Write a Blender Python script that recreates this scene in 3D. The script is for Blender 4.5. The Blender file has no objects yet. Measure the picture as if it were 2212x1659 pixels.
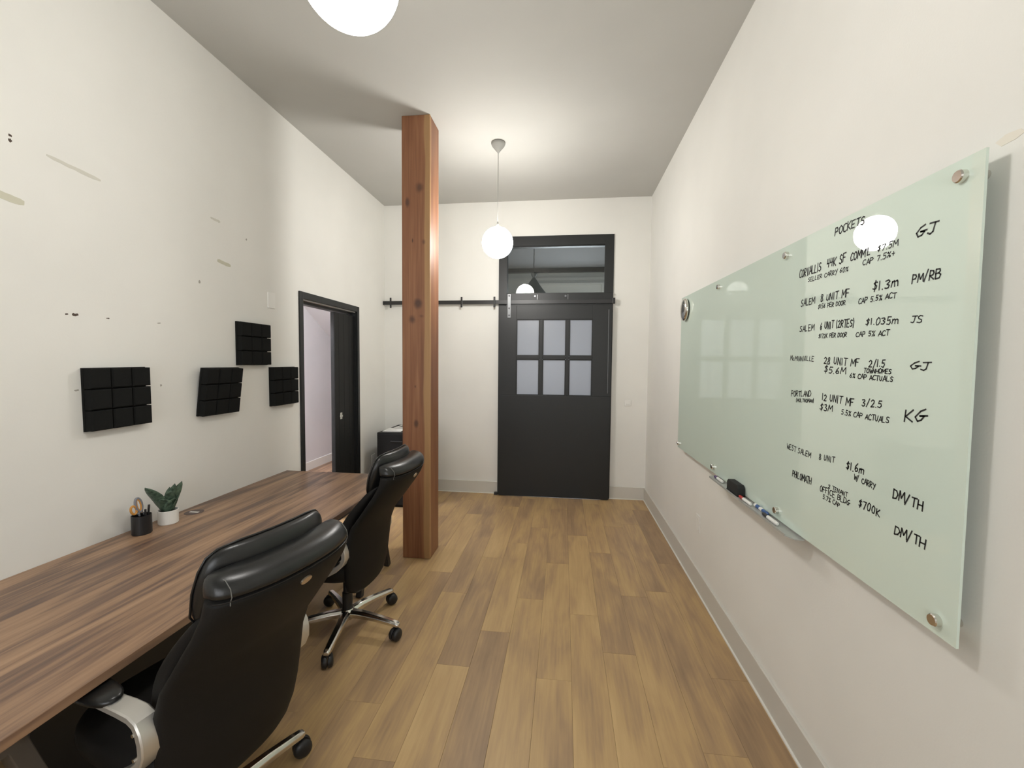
import bpy, bmesh, math, random
from mathutils import Vector, Matrix

# ---------------------------------------------------------------- scene, camera, world, exposure
scene = bpy.context.scene
col = scene.collection
PI = math.pi
random.seed(7)

cam_d = bpy.data.cameras.new('camera'); cam = bpy.data.objects.new('camera', cam_d); col.objects.link(cam)
scene.camera = cam
YAW, PITCH, ROLL = 0.119856, -0.048294, 0.009176
cy, sy, cp, sp = math.cos(YAW), math.sin(YAW), math.cos(PITCH), math.sin(PITCH)
fw = Vector((-sy * cp, cy * cp, sp)); rt = Vector((cy, sy, 0)); up = rt.cross(fw)
rr = rt * math.cos(ROLL) + up * math.sin(ROLL); uu = up * math.cos(ROLL) - rt * math.sin(ROLL)
cam.matrix_world = Matrix(((rr.x, uu.x, -fw.x, 0.0), (rr.y, uu.y, -fw.y, 0.0), (rr.z, uu.z, -fw.z, 1.65), (0, 0, 0, 1)))
cam_d.sensor_fit = 'HORIZONTAL'; cam_d.sensor_width = 36.0; cam_d.lens = 923.15 / 2212 * 36.0
cam_d.clip_start = 0.02; cam_d.clip_end = 60

world = bpy.data.worlds.new('world'); scene.world = world; world.use_nodes = True
world.node_tree.nodes['Background'].inputs[0].default_value = (0.75, 0.8, 0.9, 1)
world.node_tree.nodes['Background'].inputs[1].default_value = 0.3

vs = scene.view_settings
vs.view_transform = 'Standard'; vs.look = 'None'; vs.gamma = 1.0; vs.use_curve_mapping = False
vs.exposure = 0.14
GLOBE_STRENGTH = 60.0          # globe lamp by the far door
NEAR_GLOBE_STRENGTH = 45.0     # globe lamp over the aisle, a weaker bulb
PANE_FILL_STRENGTH = 9.0          # added pane hidden below the transom view, lights the frosted door panes
BACK_FILL_STRENGTH = 4.2     # added window behind the camera, fill for near and lower parts
HALL_FILL_STRENGTH = 110.0            # added ceiling panel out of sight, brightens the side hallway

# room dimensions (metres)
L, R, D, H = -2.295, 1.005, 5.299, 3.634
BACK = -2.0

# ---------------------------------------------------------------- helpers
def tag(o, label=None, cat=None, group=None, kind=None):
    if label: o['label'] = label
    if cat: o['category'] = cat
    if group: o['group'] = group
    if kind: o['kind'] = kind
    return o

def mk(name, bm, mat, parent=None, smooth=False, bevel=0.0, seg=2, sub=0, sharp=0.0):
    bmesh.ops.recalc_face_normals(bm, faces=bm.faces)
    me = bpy.data.meshes.new(name); bm.to_mesh(me); bm.free()
    me.materials.append(mat)
    o = bpy.data.objects.new(name, me); col.objects.link(o)
    if smooth:
        for p in me.polygons: p.use_smooth = True
        if sharp: me.set_sharp_from_angle(angle=sharp)
    if bevel:
        m = o.modifiers.new('bevel', 'BEVEL'); m.width = bevel; m.segments = seg; m.limit_method = 'ANGLE'; m.angle_limit = 0.6
    if sub:
        m = o.modifiers.new('sub', 'SUBSURF'); m.levels = sub; m.render_levels = sub
    if parent is not None:
        o.parent = parent
        o.matrix_parent_inverse = Matrix.Identity(4)
        p = parent
        if parent.get('_world'):              # mesh given in world coordinates under an unrotated Empty
            o.location = -parent.location
    return o

def emp(name, loc=(0, 0, 0), rz=0.0, worldchildren=True):
    o = bpy.data.objects.new(name, None); col.objects.link(o)
    o.location = loc; o.rotation_euler = (0, 0, rz); o.empty_display_size = 0.1
    if worldchildren: o['_world'] = 1
    return o

def B(bm, x0, x1, y0, y1, z0, z1):
    v = [bm.verts.new(p) for p in ((x0, y0, z0), (x1, y0, z0), (x1, y1, z0), (x0, y1, z0), (x0, y0, z1), (x1, y0, z1), (x1, y1, z1), (x0, y1, z1))]
    for f in ((0, 3, 2, 1), (4, 5, 6, 7), (0, 1, 5, 4), (1, 2, 6, 5), (2, 3, 7, 6), (3, 0, 4, 7)):
        bm.faces.new([v[i] for i in f])
    return bm

def box(x0, x1, y0, y1, z0, z1): return B(bmesh.new(), x0, x1, y0, y1, z0, z1)

def loft(bm, rings, cap=True):
    vr = [[bm.verts.new(p) for p in r] for r in rings]
    n = len(vr[0])
    for a, b in zip(vr, vr[1:]):
        for i in range(n):
            bm.faces.new((a[i], a[(i + 1) % n], b[(i + 1) % n], b[i]))
    if cap:
        bm.faces.new(vr[0][::-1]); bm.faces.new(vr[-1])
    return bm

def lathe(prof, c=(0, 0, 0), n=32, axis='Z', cap=True, bm=None):
    bm = bm or bmesh.new()
    rings = []
    for r, z in prof:
        ring = []
        for i in range(n):
            a = 2 * PI * i / n; ca, sa = r * math.cos(a), r * math.sin(a)
            if axis == 'Z': p = (ca, sa, z)
            elif axis == 'X': p = (z, ca, sa)
            else: p = (ca, z, sa)
            ring.append((c[0] + p[0], c[1] + p[1], c[2] + p[2]))
        rings.append(ring)
    return loft(bm, rings, cap)

def tube(pts, r, n=8, bm=None, closed=False):
    bm = bm or bmesh.new()
    pts = [Vector(p) for p in pts]; rings = []
    N = len(pts); prev = None
    for i, p in enumerate(pts):
        a = pts[(i - 1) % N] if (closed or i > 0) else p
        b = pts[(i + 1) % N] if (closed or i < N - 1) else p
        t = (b - a).normalized()
        if prev is None:
            u = t.orthogonal().normalized()
        else:
            u = (prev - t * prev.dot(t)).normalized()
        prev = u; v = t.cross(u)
        rad = r[i] if isinstance(r, (list, tuple)) else r
        rings.append([p + (u * math.cos(2 * PI * k / n) + v * math.sin(2 * PI * k / n)) * rad for k in range(n)])
    if closed:
        rings.append(rings[0]); loft(bm, rings, False); bmesh.ops.remove_doubles(bm, verts=bm.verts, dist=1e-6); return bm
    return loft(bm, rings)

def spw(v, e): return math.copysign(abs(v) ** e, v)

def oval(cx, cyy, z, sx, sy_, e=2.6, n=28):
    return [(cx + sx * spw(math.cos(2 * PI * i / n), 2 / e), cyy + sy_ * spw(math.sin(2 * PI * i / n), 2 / e), z) for i in range(n)]

# ---------------------------------------------------------------- materials
def pr(name, c, rough=0.5, metal=0.0, spec=0.5, bump=None, coat=0.0):
    m = bpy.data.materials.new(name); m.use_nodes = True
    nt = m.node_tree; b = nt.nodes['Principled BSDF']
    b.inputs['Base Color'].default_value = (*c, 1); b.inputs['Roughness'].default_value = rough
    b.inputs['Metallic'].default_value = metal; b.inputs['Specular IOR Level'].default_value = spec
    b.inputs['Coat Weight'].default_value = coat
    if bump:
        sc_, st, di = bump
        g = nt.nodes.new('ShaderNodeNewGeometry'); n = nt.nodes.new('ShaderNodeTexNoise'); bp = nt.nodes.new('ShaderNodeBump')
        n.inputs['Scale'].default_value = sc_; n.inputs['Detail'].default_value = 3
        bp.inputs['Strength'].default_value = st; bp.inputs['Distance'].default_value = di
        nt.links.new(g.outputs['Position'], n.inputs['Vector']); nt.links.new(n.outputs['Fac'], bp.inputs['Height']); nt.links.new(bp.outputs['Normal'], b.inputs['Normal'])
    return m

def node(nt, t, **kw):
    n = nt.nodes.new(t)
    for k, v in kw.items():
        if k in n.inputs: n.inputs[k].default_value = v
        else: setattr(n, k, v)
    return n

def ramp(nt, stops):
    n = nt.nodes.new('ShaderNodeValToRGB'); e = n.color_ramp.elements
    while len(e) > 2: e.remove(e[-1])
    for i, (p, c) in enumerate(stops):
        if i >= 2: e.new(p)
        e[i].position = p; e[i].color = (*c, 1)
    return n

def wallmat(name, c, rough=0.75):
    m = pr(name, c, rough, spec=0.25); nt = m.node_tree; b = nt.nodes['Principled BSDF']
    g = node(nt, 'ShaderNodeNewGeometry')
    n1 = node(nt, 'ShaderNodeTexNoise', Scale=140.0, Detail=2.0); n2 = node(nt, 'ShaderNodeTexNoise', Scale=1.3, Detail=3.0)
    bp = node(nt, 'ShaderNodeBump', Strength=0.12, Distance=0.002)
    rp = ramp(nt, [(0.3, tuple(x * 0.965 for x in c)), (0.7, tuple(min(1, x * 1.03) for x in c))])
    for n in (n1, n2): nt.links.new(g.outputs['Position'], n.inputs['Vector'])
    nt.links.new(n1.outputs['Fac'], bp.inputs['Height']); nt.links.new(bp.outputs['Normal'], b.inputs['Normal'])
    nt.links.new(n2.outputs['Fac'], rp.inputs['Fac']); nt.links.new(rp.outputs['Color'], b.inputs['Base Color'])
    return m

def emit(name, c, s):
    m = bpy.data.materials.new(name); m.use_nodes = True; nt = m.node_tree; nt.nodes.clear()
    e = node(nt, 'ShaderNodeEmission', Strength=s); e.inputs['Color'].default_value = (*c, 1)
    o = node(nt, 'ShaderNodeOutputMaterial'); nt.links.new(e.outputs[0], o.inputs[0]); return m

M = {}
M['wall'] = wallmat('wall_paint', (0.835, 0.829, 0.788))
M['ceil'] = wallmat('wall_paint_dimmed', (0.51, 0.505, 0.475))  # same white as the walls; dim grazing light put into the colour
M['trim'] = pr('trim_paint', (0.66, 0.64, 0.585), 0.5)
M['trimw'] = pr('white_caulk', (0.85, 0.84, 0.79), 0.5)
M['hallw'] = wallmat('hall_paint', (0.73, 0.715, 0.725))
M['black'] = pr('black_door_paint', (0.0105, 0.012, 0.0125), 0.45, bump=(90, 0.08, 0.002))
M['blackmat'] = pr('matte_black_paint', (0.014, 0.0145, 0.0145), 0.6, spec=0.3)
M['blackm'] = pr('black_metal', (0.02, 0.02, 0.021), 0.38)
M['strap'] = pr('worn_steel', (0.16, 0.165, 0.17), 0.35, 0.7)
M['chrome'] = pr('chrome', (0.72, 0.70, 0.66), 0.16, 1.0)
M['satin'] = pr('satin_silver', (0.62, 0.605, 0.57), 0.42, 0.75)
M['leather'] = pr('black_leather', (0.010, 0.0105, 0.0105), 0.31, bump=(260, 0.2, 0.001))
M['fabric'] = pr('black_upholstery', (0.0085, 0.008, 0.0076), 0.6, spec=0.22, bump=(400, 0.3, 0.001))
M['plastic'] = pr('black_plastic', (0.012, 0.012, 0.013), 0.42)
M['stitch'] = pr('grey_thread', (0.16, 0.16, 0.15), 0.7)
M['foam'] = pr('charcoal_foam', (0.014, 0.0145, 0.014), 0.95, spec=0.1, bump=(500, 0.6, 0.002))
M['white'] = pr('white_plastic', (0.86, 0.855, 0.82), 0.4)
M['ceramic'] = pr('white_ceramic', (0.82, 0.81, 0.77), 0.35)
M['soil'] = pr('dark_soil', (0.035, 0.028, 0.024), 0.95, bump=(300, 0.8, 0.004))
M['paper'] = pr('paper', (0.80, 0.80, 0.78), 0.8)
M['ink'] = pr('printed_ink', (0.12, 0.12, 0.13), 0.8)
M['marker_ink'] = pr('marker_ink', (0.02, 0.021, 0.021), 0.6)
M['cabinet'] = pr('black_lacquer', (0.010, 0.010, 0.010), 0.6, spec=0.25)
M['greyc'] = pr('grey_canopy', (0.30, 0.30, 0.28), 0.6)
M['cord'] = pr('grey_cord', (0.36, 0.36, 0.34), 0.7)
M['tape'] = pr('yellowed_tape', (0.60, 0.585, 0.47), 0.6)
M['tape2'] = pr('faded_tape', (0.655, 0.64, 0.57), 0.7)
M['scuff'] = pr('torn_drywall', (0.10, 0.075, 0.06), 0.95)
M['scuff2'] = pr('pale_scuff', (0.42, 0.40, 0.36), 0.95)
M['chip'] = pr('bare_plaster', (0.80, 0.76, 0.67), 0.9)
M['globe'] = emit('lit_opal_glass', (1.0, 0.972, 0.925), GLOBE_STRENGTH)
M['globe_near'] = emit('lit_opal_glass_weaker', (1.0, 0.972, 0.925), NEAR_GLOBE_STRENGTH)
M['pane_fill'] = emit('pane_fill_glow', (0.86, 0.92, 1.0), PANE_FILL_STRENGTH)
M['back_fill'] = emit('back_fill_glow', (0.95, 0.97, 1.0), BACK_FILL_STRENGTH)
M['hall_fill'] = emit('hall_fill_glow', (0.965, 0.955, 1.0), HALL_FILL_STRENGTH)
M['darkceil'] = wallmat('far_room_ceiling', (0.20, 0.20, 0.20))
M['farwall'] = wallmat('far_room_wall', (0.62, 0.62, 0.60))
M['shade'] = pr('grey_green_enamel', (0.12, 0.13, 0.125), 0.5)
M['red'] = pr('red_cap', (0.50, 0.05, 0.045), 0.4)
M['blue'] = pr('blue_cap', (0.03, 0.10, 0.30), 0.4)
M['purple'] = pr('purple_cap', (0.10, 0.05, 0.16), 0.4)
M['blkcap'] = pr('black_cap', (0.02, 0.02, 0.022), 0.4)
M['eraser'] = pr('eraser_felt', (0.015, 0.016, 0.016), 0.8)
M['orange'] = pr('orange_handle', (0.62, 0.30, 0.07), 0.45)
M['greyh'] = pr('grey_handle', (0.23, 0.24, 0.27), 0.5)
M['grom'] = pr('brown_grommet', (0.10, 0.065, 0.06), 0.4)
M['brass'] = pr('brushed_badge', (0.60, 0.50, 0.38), 0.3, 0.9)
M['trestle'] = pr('grey_brown_steel', (0.13, 0.115, 0.10), 0.5, 0.3)

# back-painted green glass: coloured body under a mirror-smooth surface
M['glass_board'] = pr('green_board_glass', (0.70, 0.81, 0.725), 0.0, spec=0.62)
M['glass_edge'] = pr('green_glass_edge', (0.35, 0.50, 0.43), 0.08)

# frosted pane
m = bpy.data.materials.new('frosted_glass'); m.use_nodes = True; nt = m.node_tree; nt.nodes.clear()
d_ = node(nt, 'ShaderNodeBsdfDiffuse'); d_.inputs['Color'].default_value = (0.36, 0.37, 0.38, 1)
t_ = node(nt, 'ShaderNodeBsdfTranslucent'); t_.inputs['Color'].default_value = (0.80, 0.84, 0.92, 1)
g_ = node(nt, 'ShaderNodeBsdfGlossy', Roughness=0.25)
x1 = node(nt, 'ShaderNodeMixShader', Fac=0.5); x2 = node(nt, 'ShaderNodeMixShader', Fac=0.04); o_ = node(nt, 'ShaderNodeOutputMaterial')
nt.links.new(d_.outputs[0], x1.inputs[1]); nt.links.new(t_.outputs[0], x1.inputs[2]); nt.links.new(x1.outputs[0], x2.inputs[1]); nt.links.new(g_.outputs[0], x2.inputs[2]); nt.links.new(x2.outputs[0], o_.inputs[0])
M['frost'] = m
# clear pane
m = bpy.data.materials.new('clear_glass'); m.use_nodes = True; nt = m.node_tree; nt.nodes.clear()
t_ = node(nt, 'ShaderNodeBsdfTransparent'); t_.inputs['Color'].default_value = (0.86, 0.88, 0.87, 1)
g_ = node(nt, 'ShaderNodeBsdfGlossy', Roughness=0.0); fz = node(nt, 'ShaderNodeFresnel', IOR=1.5)
x1 = node(nt, 'ShaderNodeMixShader'); o_ = node(nt, 'ShaderNodeOutputMaterial')
nt.links.new(fz.outputs[0], x1.inputs[0]); nt.links.new(t_.outputs[0], x1.inputs[1]); nt.links.new(g_.outputs[0], x1.inputs[2]); nt.links.new(x1.outputs[0], o_.inputs[0])
M['clear'] = m

# floor planks: tone from the plank's own object colour, grain from noise
m = pr('oak_plank', (0.3, 0.2, 0.1), 0.42, spec=0.4); nt = m.node_tree; b = nt.nodes['Principled BSDF']
g = node(nt, 'ShaderNodeNewGeometry'); oi = node(nt, 'ShaderNodeObjectInfo'); sx_ = node(nt, 'ShaderNodeSeparateColor')
off = node(nt, 'ShaderNodeVectorMath', operation='MULTIPLY'); off.inputs[1].default_value = (9.7, 6.3, 3.1)
ad = node(nt, 'ShaderNodeVectorMath', operation='ADD')
nt.links.new(oi.outputs['Random'], off.inputs[0]); nt.links.new(g.outputs['Position'], ad.inputs[0]); nt.links.new(off.outputs[0], ad.inputs[1])
mp1 = node(nt, 'ShaderNodeMapping'); mp1.inputs['Scale'].default_value = (8, 1.6, 1); mp2 = node(nt, 'ShaderNodeMapping'); mp2.inputs['Scale'].default_value = (75, 3.5, 1)
n1 = node(nt, 'ShaderNodeTexNoise', Scale=1.0, Detail=4.0, Distortion=0.5); n2 = node(nt, 'ShaderNodeTexNoise', Scale=1.0, Detail=3.0, Distortion=0.3)
for a_, c_ in ((mp1, n1), (mp2, n2)):
    nt.links.new(ad.outputs[0], a_.inputs['Vector']); nt.links.new(a_.outputs[0], c_.inputs['Vector'])
nt.links.new(oi.outputs['Color'], sx_.inputs[0])
t1 = node(nt, 'ShaderNodeMath', operation='MULTIPLY_ADD'); t1.inputs[1].default_value = 1.35; t1.inputs[2].default_value = -0.675
nt.links.new(n1.outputs['Fac'], t1.inputs[0])
t2 = node(nt, 'ShaderNodeMath', operation='ADD'); nt.links.new(t1.outputs[0], t2.inputs[0]); nt.links.new(sx_.outputs[0], t2.inputs[1])
t3 = node(nt, 'ShaderNodeMath', operation='MULTIPLY_ADD'); t3.inputs[1].default_value = 0.5; nt.links.new(n2.outputs['Fac'], t3.inputs[0])
t4 = node(nt, 'ShaderNodeMath', operation='SUBTRACT'); t4.inputs[1].default_value = 0.25; nt.links.new(t2.outputs[0], t4.inputs[0]); nt.links.new(t4.outputs[0], t3.inputs[2])
rp = ramp(nt, [(0.0, (0.27, 0.178, 0.105)), (0.32, (0.375, 0.247, 0.137)), (0.62, (0.50, 0.335, 0.160)), (1.0, (0.60, 0.415, 0.20))])
nt.links.new(t3.outputs[0], rp.inputs['Fac']); nt.links.new(rp.outputs['Color'], b.inputs['Base Color'])
bp = node(nt, 'ShaderNodeBump', Strength=0.06, Distance=0.001); nt.links.new(n2.outputs['Fac'], bp.inputs['Height']); nt.links.new(bp.outputs['Normal'], b.inputs['Normal'])
M['plank'] = m

# desk laminate: walnut streaks along Y
m = pr('walnut_laminate', (0.2, 0.1, 0.06), 0.38, spec=0.45); nt = m.node_tree; b = nt.nodes['Principled BSDF']
g = node(nt, 'ShaderNodeNewGeometry'); mp1 = node(nt, 'ShaderNodeMapping'); mp1.inputs['Scale'].default_value = (9.5, 0.95, 4); mp2 = node(nt, 'ShaderNodeMapping'); mp2.inputs['Scale'].default_value = (70, 2.4, 30)
mp1.inputs['Rotation'].default_value = (0, 0, 0.02)
n1 = node(nt, 'ShaderNodeTexNoise', Scale=1.0, Detail=5.0, Distortion=1.3); n2 = node(nt, 'ShaderNodeTexNoise', Scale=1.0, Detail=4.0, Distortion=0.4)
for a_, c_ in ((mp1, n1), (mp2, n2)):
    nt.links.new(g.outputs['Position'], a_.inputs['Vector']); nt.links.new(a_.outputs[0], c_.inputs['Vector'])
mx = node(nt, 'ShaderNodeMath', operation='MULTIPLY_ADD'); mx.inputs[1].default_value = 0.45; nt.links.new(n2.outputs['Fac'], mx.inputs[0])
mh = node(nt, 'ShaderNodeMath', operation='SUBTRACT'); mh.inputs[1].default_value = 0.225; nt.links.new(n1.outputs['Fac'], mh.inputs[0]); nt.links.new(mh.outputs[0], mx.inputs[2])
rp = ramp(nt, [(0.30, (0.135, 0.085, 0.064)), (0.42, (0.21, 0.127, 0.085)), (0.52, (0.325, 0.197, 0.120)), (0.70, (0.43, 0.27, 0.164))])
nt.links.new(mx.outputs[0], rp.inputs['Fac']); nt.links.new(rp.outputs['Color'], b.inputs['Base Color'])
M['walnut'] = m

# timber post: vertical grain, knots, pale sapwood strip at the arris
PX0, PX1, PY0, PY1 = -1.328, -1.090, 3.408, 3.650
m = pr('fir_timber', (0.3, 0.14, 0.06), 0.45, spec=0.45); nt = m.node_tree; b = nt.nodes['Principled BSDF']
g = node(nt, 'ShaderNodeNewGeometry')
mp1 = node(nt, 'ShaderNodeMapping'); mp1.inputs['Scale'].default_value = (16, 16, 0.8); mp2 = node(nt, 'ShaderNodeMapping'); mp2.inputs['Scale'].default_value = (95, 95, 2.5)
n1 = node(nt, 'ShaderNodeTexNoise', Scale=1.0, Detail=4.0, Distortion=0.8); n2 = node(nt, 'ShaderNodeTexNoise', Scale=1.0, Detail=3.0, Distortion=0.5)
wv = node(nt, 'ShaderNodeTexNoise', Scale=7.0, Detail=3.0)
nt.links.new(g.outputs['Position'], wv.inputs['Vector'])
for a_, c_ in ((mp1, n1), (mp2, n2)):
    nt.links.new(g.outputs['Position'], a_.inputs['Vector']); nt.links.new(a_.outputs[0], c_.inputs['Vector'])
mx = node(nt, 'ShaderNodeMath', operation='MULTIPLY_ADD'); mx.inputs[1].default_value = 0.5; nt.links.new(n2.outputs['Fac'], mx.inputs[0])
mh = node(nt, 'ShaderNodeMath', operation='SUBTRACT'); mh.inputs[1].default_value = 0.25; nt.links.new(n1.outputs['Fac'], mh.inputs[0]); nt.links.new(mh.outputs[0], mx.inputs[2])
rp = ramp(nt, [(0.25, (0.185, 0.076, 0.038)), (0.5, (0.26, 0.114, 0.055)), (0.75, (0.34, 0.16, 0.078))])
nt.links.new(mx.outputs[0], rp.inputs['Fac'])
last = rp.outputs['Color']
# sapwood strip
sep = node(nt, 'ShaderNodeSeparateXYZ'); nt.links.new(g.outputs['Position'], sep.inputs[0])
wob = node(nt, 'ShaderNodeTexNoise', Scale=1.1, Detail=2.0, noise_dimensions='1D'); nt.links.new(sep.outputs['Z'], wob.inputs['W'])
wa = node(nt, 'ShaderNodeMath', operation='MULTIPLY_ADD'); wa.inputs[1].default_value = 0.05; nt.links.new(wob.outputs['Fac'], wa.inputs[0]); nt.links.new(sep.outputs['X'], wa.inputs[2])
mr = node(nt, 'ShaderNodeMapRange'); mr.inputs['From Min'].default_value = -1.118; mr.inputs['From Max'].default_value = -1.108; nt.links.new(wa.outputs[0], mr.inputs['Value'])
yb = node(nt, 'ShaderNodeMapRange'); yb.inputs['From Min'].default_value = 3.435; yb.inputs['From Max'].default_value = 3.425; nt.links.new(sep.outputs['Y'], yb.inputs['Value'])
ml = node(nt, 'ShaderNodeMath', operation='MULTIPLY'); nt.links.new(mr.outputs[0], ml.inputs[0]); nt.links.new(yb.outputs[0], ml.inputs[1])
ml2 = node(nt, 'ShaderNodeMath', operation='MULTIPLY'); ml2.inputs[1].default_value = 0.6; nt.links.new(ml.outputs[0], ml2.inputs[0])
mc = node(nt, 'ShaderNodeMix', data_type='RGBA'); mc.inputs['B'].default_value = (0.46, 0.29, 0.13, 1)
nt.links.new(ml2.outputs[0], mc.inputs['Factor']); nt.links.new(last, mc.inputs['A']); last = mc.outputs['Result']
for kx, kz, rx, rz, st in ((-1.178, 3.065, .040, .055, .75), (-1.280, 2.948, .018, .05, .8), (-1.237, 2.64, .007, .02, .9), (-1.144, 2.626, .020, .028, .6), (-1.191, 2.135, .040, .052, .9), (-1.160, 2.03, .03, .02, .5), (-1.243, 2.003, .036, .040, .8), (-1.216, 1.451, .010, .015, .7), (-1.209, 1.143, .022, .036, .8)):
    v1 = node(nt, 'ShaderNodeVectorMath', operation='SUBTRACT'); v1.inputs[1].default_value = (kx, 3.408, kz); nt.links.new(g.outputs['Position'], v1.inputs[0])
    v2 = node(nt, 'ShaderNodeVectorMath', operation='MULTIPLY'); v2.inputs[1].default_value = (1 / rx, 9.0, 1 / rz); nt.links.new(v1.outputs[0], v2.inputs[0])
    ln = node(nt, 'ShaderNodeVectorMath', operation='LENGTH'); nt.links.new(v2.outputs[0], ln.inputs[0])
    la = node(nt, 'ShaderNodeMath', operation='MULTIPLY_ADD'); la.inputs[1].default_value = 1.4; nt.links.new(wv.outputs['Fac'], la.inputs[0])
    lb = node(nt, 'ShaderNodeMath', operation='SUBTRACT'); lb.inputs[1].default_value = 0.7; nt.links.new(ln.outputs['Value'], lb.inputs[0]); nt.links.new(lb.outputs[0], la.inputs[2])
    kr = node(nt, 'ShaderNodeMapRange', interpolation_type='SMOOTHSTEP'); kr.inputs['From Min'].default_value = 1.15; kr.inputs['From Max'].default_value = 0.15; kr.inputs['To Max'].default_value = st
    nt.links.new(la.outputs[0], kr.inputs['Value'])
    kc = node(nt, 'ShaderNodeMix', data_type='RGBA'); kc.inputs['B'].default_value = (0.075, 0.035, 0.025, 1)
    nt.links.new(kr.outputs[0], kc.inputs['Factor']); nt.links.new(last, kc.inputs['A']); last = kc.outputs['Result']
nt.links.new(last, b.inputs['Base Color'])
bp = node(nt, 'ShaderNodeBump', Strength=0.15, Distance=0.002); nt.links.new(n2.outputs['Fac'], bp.inputs['Height']); nt.links.new(bp.outputs['Normal'], b.inputs['Normal'])
M['timber'] = m

# leaf
m = pr('leaf_green', (0.06, 0.11, 0.07), 0.5); nt = m.node_tree; b = nt.nodes['Principled BSDF']
g = node(nt, 'ShaderNodeNewGeometry'); n1 = node(nt, 'ShaderNodeTexNoise', Scale=60.0, Detail=4.0); rp = ramp(nt, [(0.35, (0.035, 0.065, 0.045)), (0.65, (0.11, 0.17, 0.115))])
nt.links.new(g.outputs['Position'], n1.inputs['Vector']); nt.links.new(n1.outputs['Fac'], rp.inputs['Fac']); nt.links.new(rp.outputs['Color'], b.inputs['Base Color'])
M['leaf'] = m

# ---------------------------------------------------------------- the setting
def struct(name, bm, mat, parent=None, **k):
    o = mk(name, bm, mat, parent, **k)
    if parent is None: o['kind'] = 'structure'
    return o

T = 0.13
# left wall with doorway
DY0, DY1, DZ = 3.535, 4.535, 2.215
bm = box(L - T, L, BACK, DY0, 0, H); B(bm, L - T, L, DY1, D + T, 0, H); B(bm, L - T, L, DY0, DY1, DZ, H)
wall_left = struct('wall_left', bm, M['wall'])
struct('wall_right', box(R, R + T, BACK, D + T, 0, H), M['wall'])
# far wall with door / transom opening
OX0, OX1, OZ = -0.735, 0.505, 3.11
bm = box(L, OX0, D, D + T, 0, H); B(bm, OX1, R, D, D + T, 0, H); B(bm, OX0, OX1, D, D + T, OZ, H)
struct('wall_far', bm, M['wall'])
WX0, WX1, WZ0, WZ1 = -1.75, .55, .85, 2.35
bm = box(L - T, WX0, BACK - T, BACK, 0, H); B(bm, WX1, R + T, BACK - T, BACK, 0, H); B(bm, WX0, WX1, BACK - T, BACK, 0, WZ0); B(bm, WX0, WX1, BACK - T, BACK, WZ1, H)
struct('wall_back', bm, M['wall'])
fill_window = emp('fill_window', (-.6, BACK, WZ0)); fill_window['kind'] = 'structure'  # added unseen window, lifts the near and lower room
for i in range(3):
    a_ = WX0 + (WX1 - WX0) * i / 3; mk('window_pane', box(a_ + .03, a_ + (WX1 - WX0) / 3 - .03, BACK - .08, BACK - .07, WZ0 + .04, WZ1 - .04), M['back_fill'], fill_window)
for i in range(4): mk('window_frame', box(WX0 + (WX1 - WX0) * i / 3 - .03, WX0 + (WX1 - WX0) * i / 3 + .03, BACK - .1, BACK - .03, WZ0, WZ1), M['white'], fill_window)
for z in (WZ0, WZ1 - .04): mk('window_frame', box(WX0, WX1, BACK - .1, BACK - .03, z, z + .04), M['white'], fill_window)
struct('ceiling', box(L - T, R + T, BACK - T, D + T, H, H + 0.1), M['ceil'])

# floor: one board per plank
floor = struct('floor', box(L - T, R + T, BACK - T, D + T, -0.06, -0.006), M['soil'])
PW, PL = 0.183, 1.31
joint = {-6: 3.21, -5: 4.24, -4: 2.204, -3: 2.525, -2: 2.92, -1: 3.48, 0: 4.085, 1: 3.73, 2: 3.05, 3: 4.45, 4: 3.6}
tone = {(-6, 3.21): .72, (-6, 1.90): .30, (-5, 2.93): .30, (-5, 4.24): .5, (-5, 1.62): .55, (-4, 2.204): .30, (-4, .894): .72, (-4, 3.514): .6, (-3, 1.215): .20, (-3, 2.525): .62,
        (-3, -.095): .6, (-2, 2.92): .36, (-2, 1.61): .62, (-1, 3.48): .30, (-1, 2.17): .58, (-1, .86): .66, (0, 2.775): .80, (0, 4.085): .26, (0, 1.465): .6, (1, 2.42): .24, (1, 3.73): .42,
        (1, 1.11): .62, (2, 1.74): .5, (2, 3.05): .44, (3, 3.14): .42, (3, 1.83): .40, (4, 2.29): .26, (4, 3.6): .22, (4, .98): .26}
def plank_mesh(w, l):
    bm = bmesh.new(); g2 = 0.0004; c = 0.0008
    a = [(g2, g2), (w - g2, g2), (w - g2, l - g2), (g2, l - g2)]
    i_ = [(g2 + c, g2 + c), (w - g2 - c, g2 + c), (w - g2 - c, l - g2 - c), (g2 + c, l - g2 - c)]
    loft(bm, [[(x, y, -0.006) for x, y in a], [(x, y, -0.0005) for x, y in a], [(x, y, 0) for x, y in i_]])
    bmesh.ops.recalc_face_normals(bm, faces=bm.faces)
    me = bpy.data.meshes.new('plank'); bm.to_mesh(me); bm.free(); me.materials.append(M['plank']); return me
cache = {}
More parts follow.
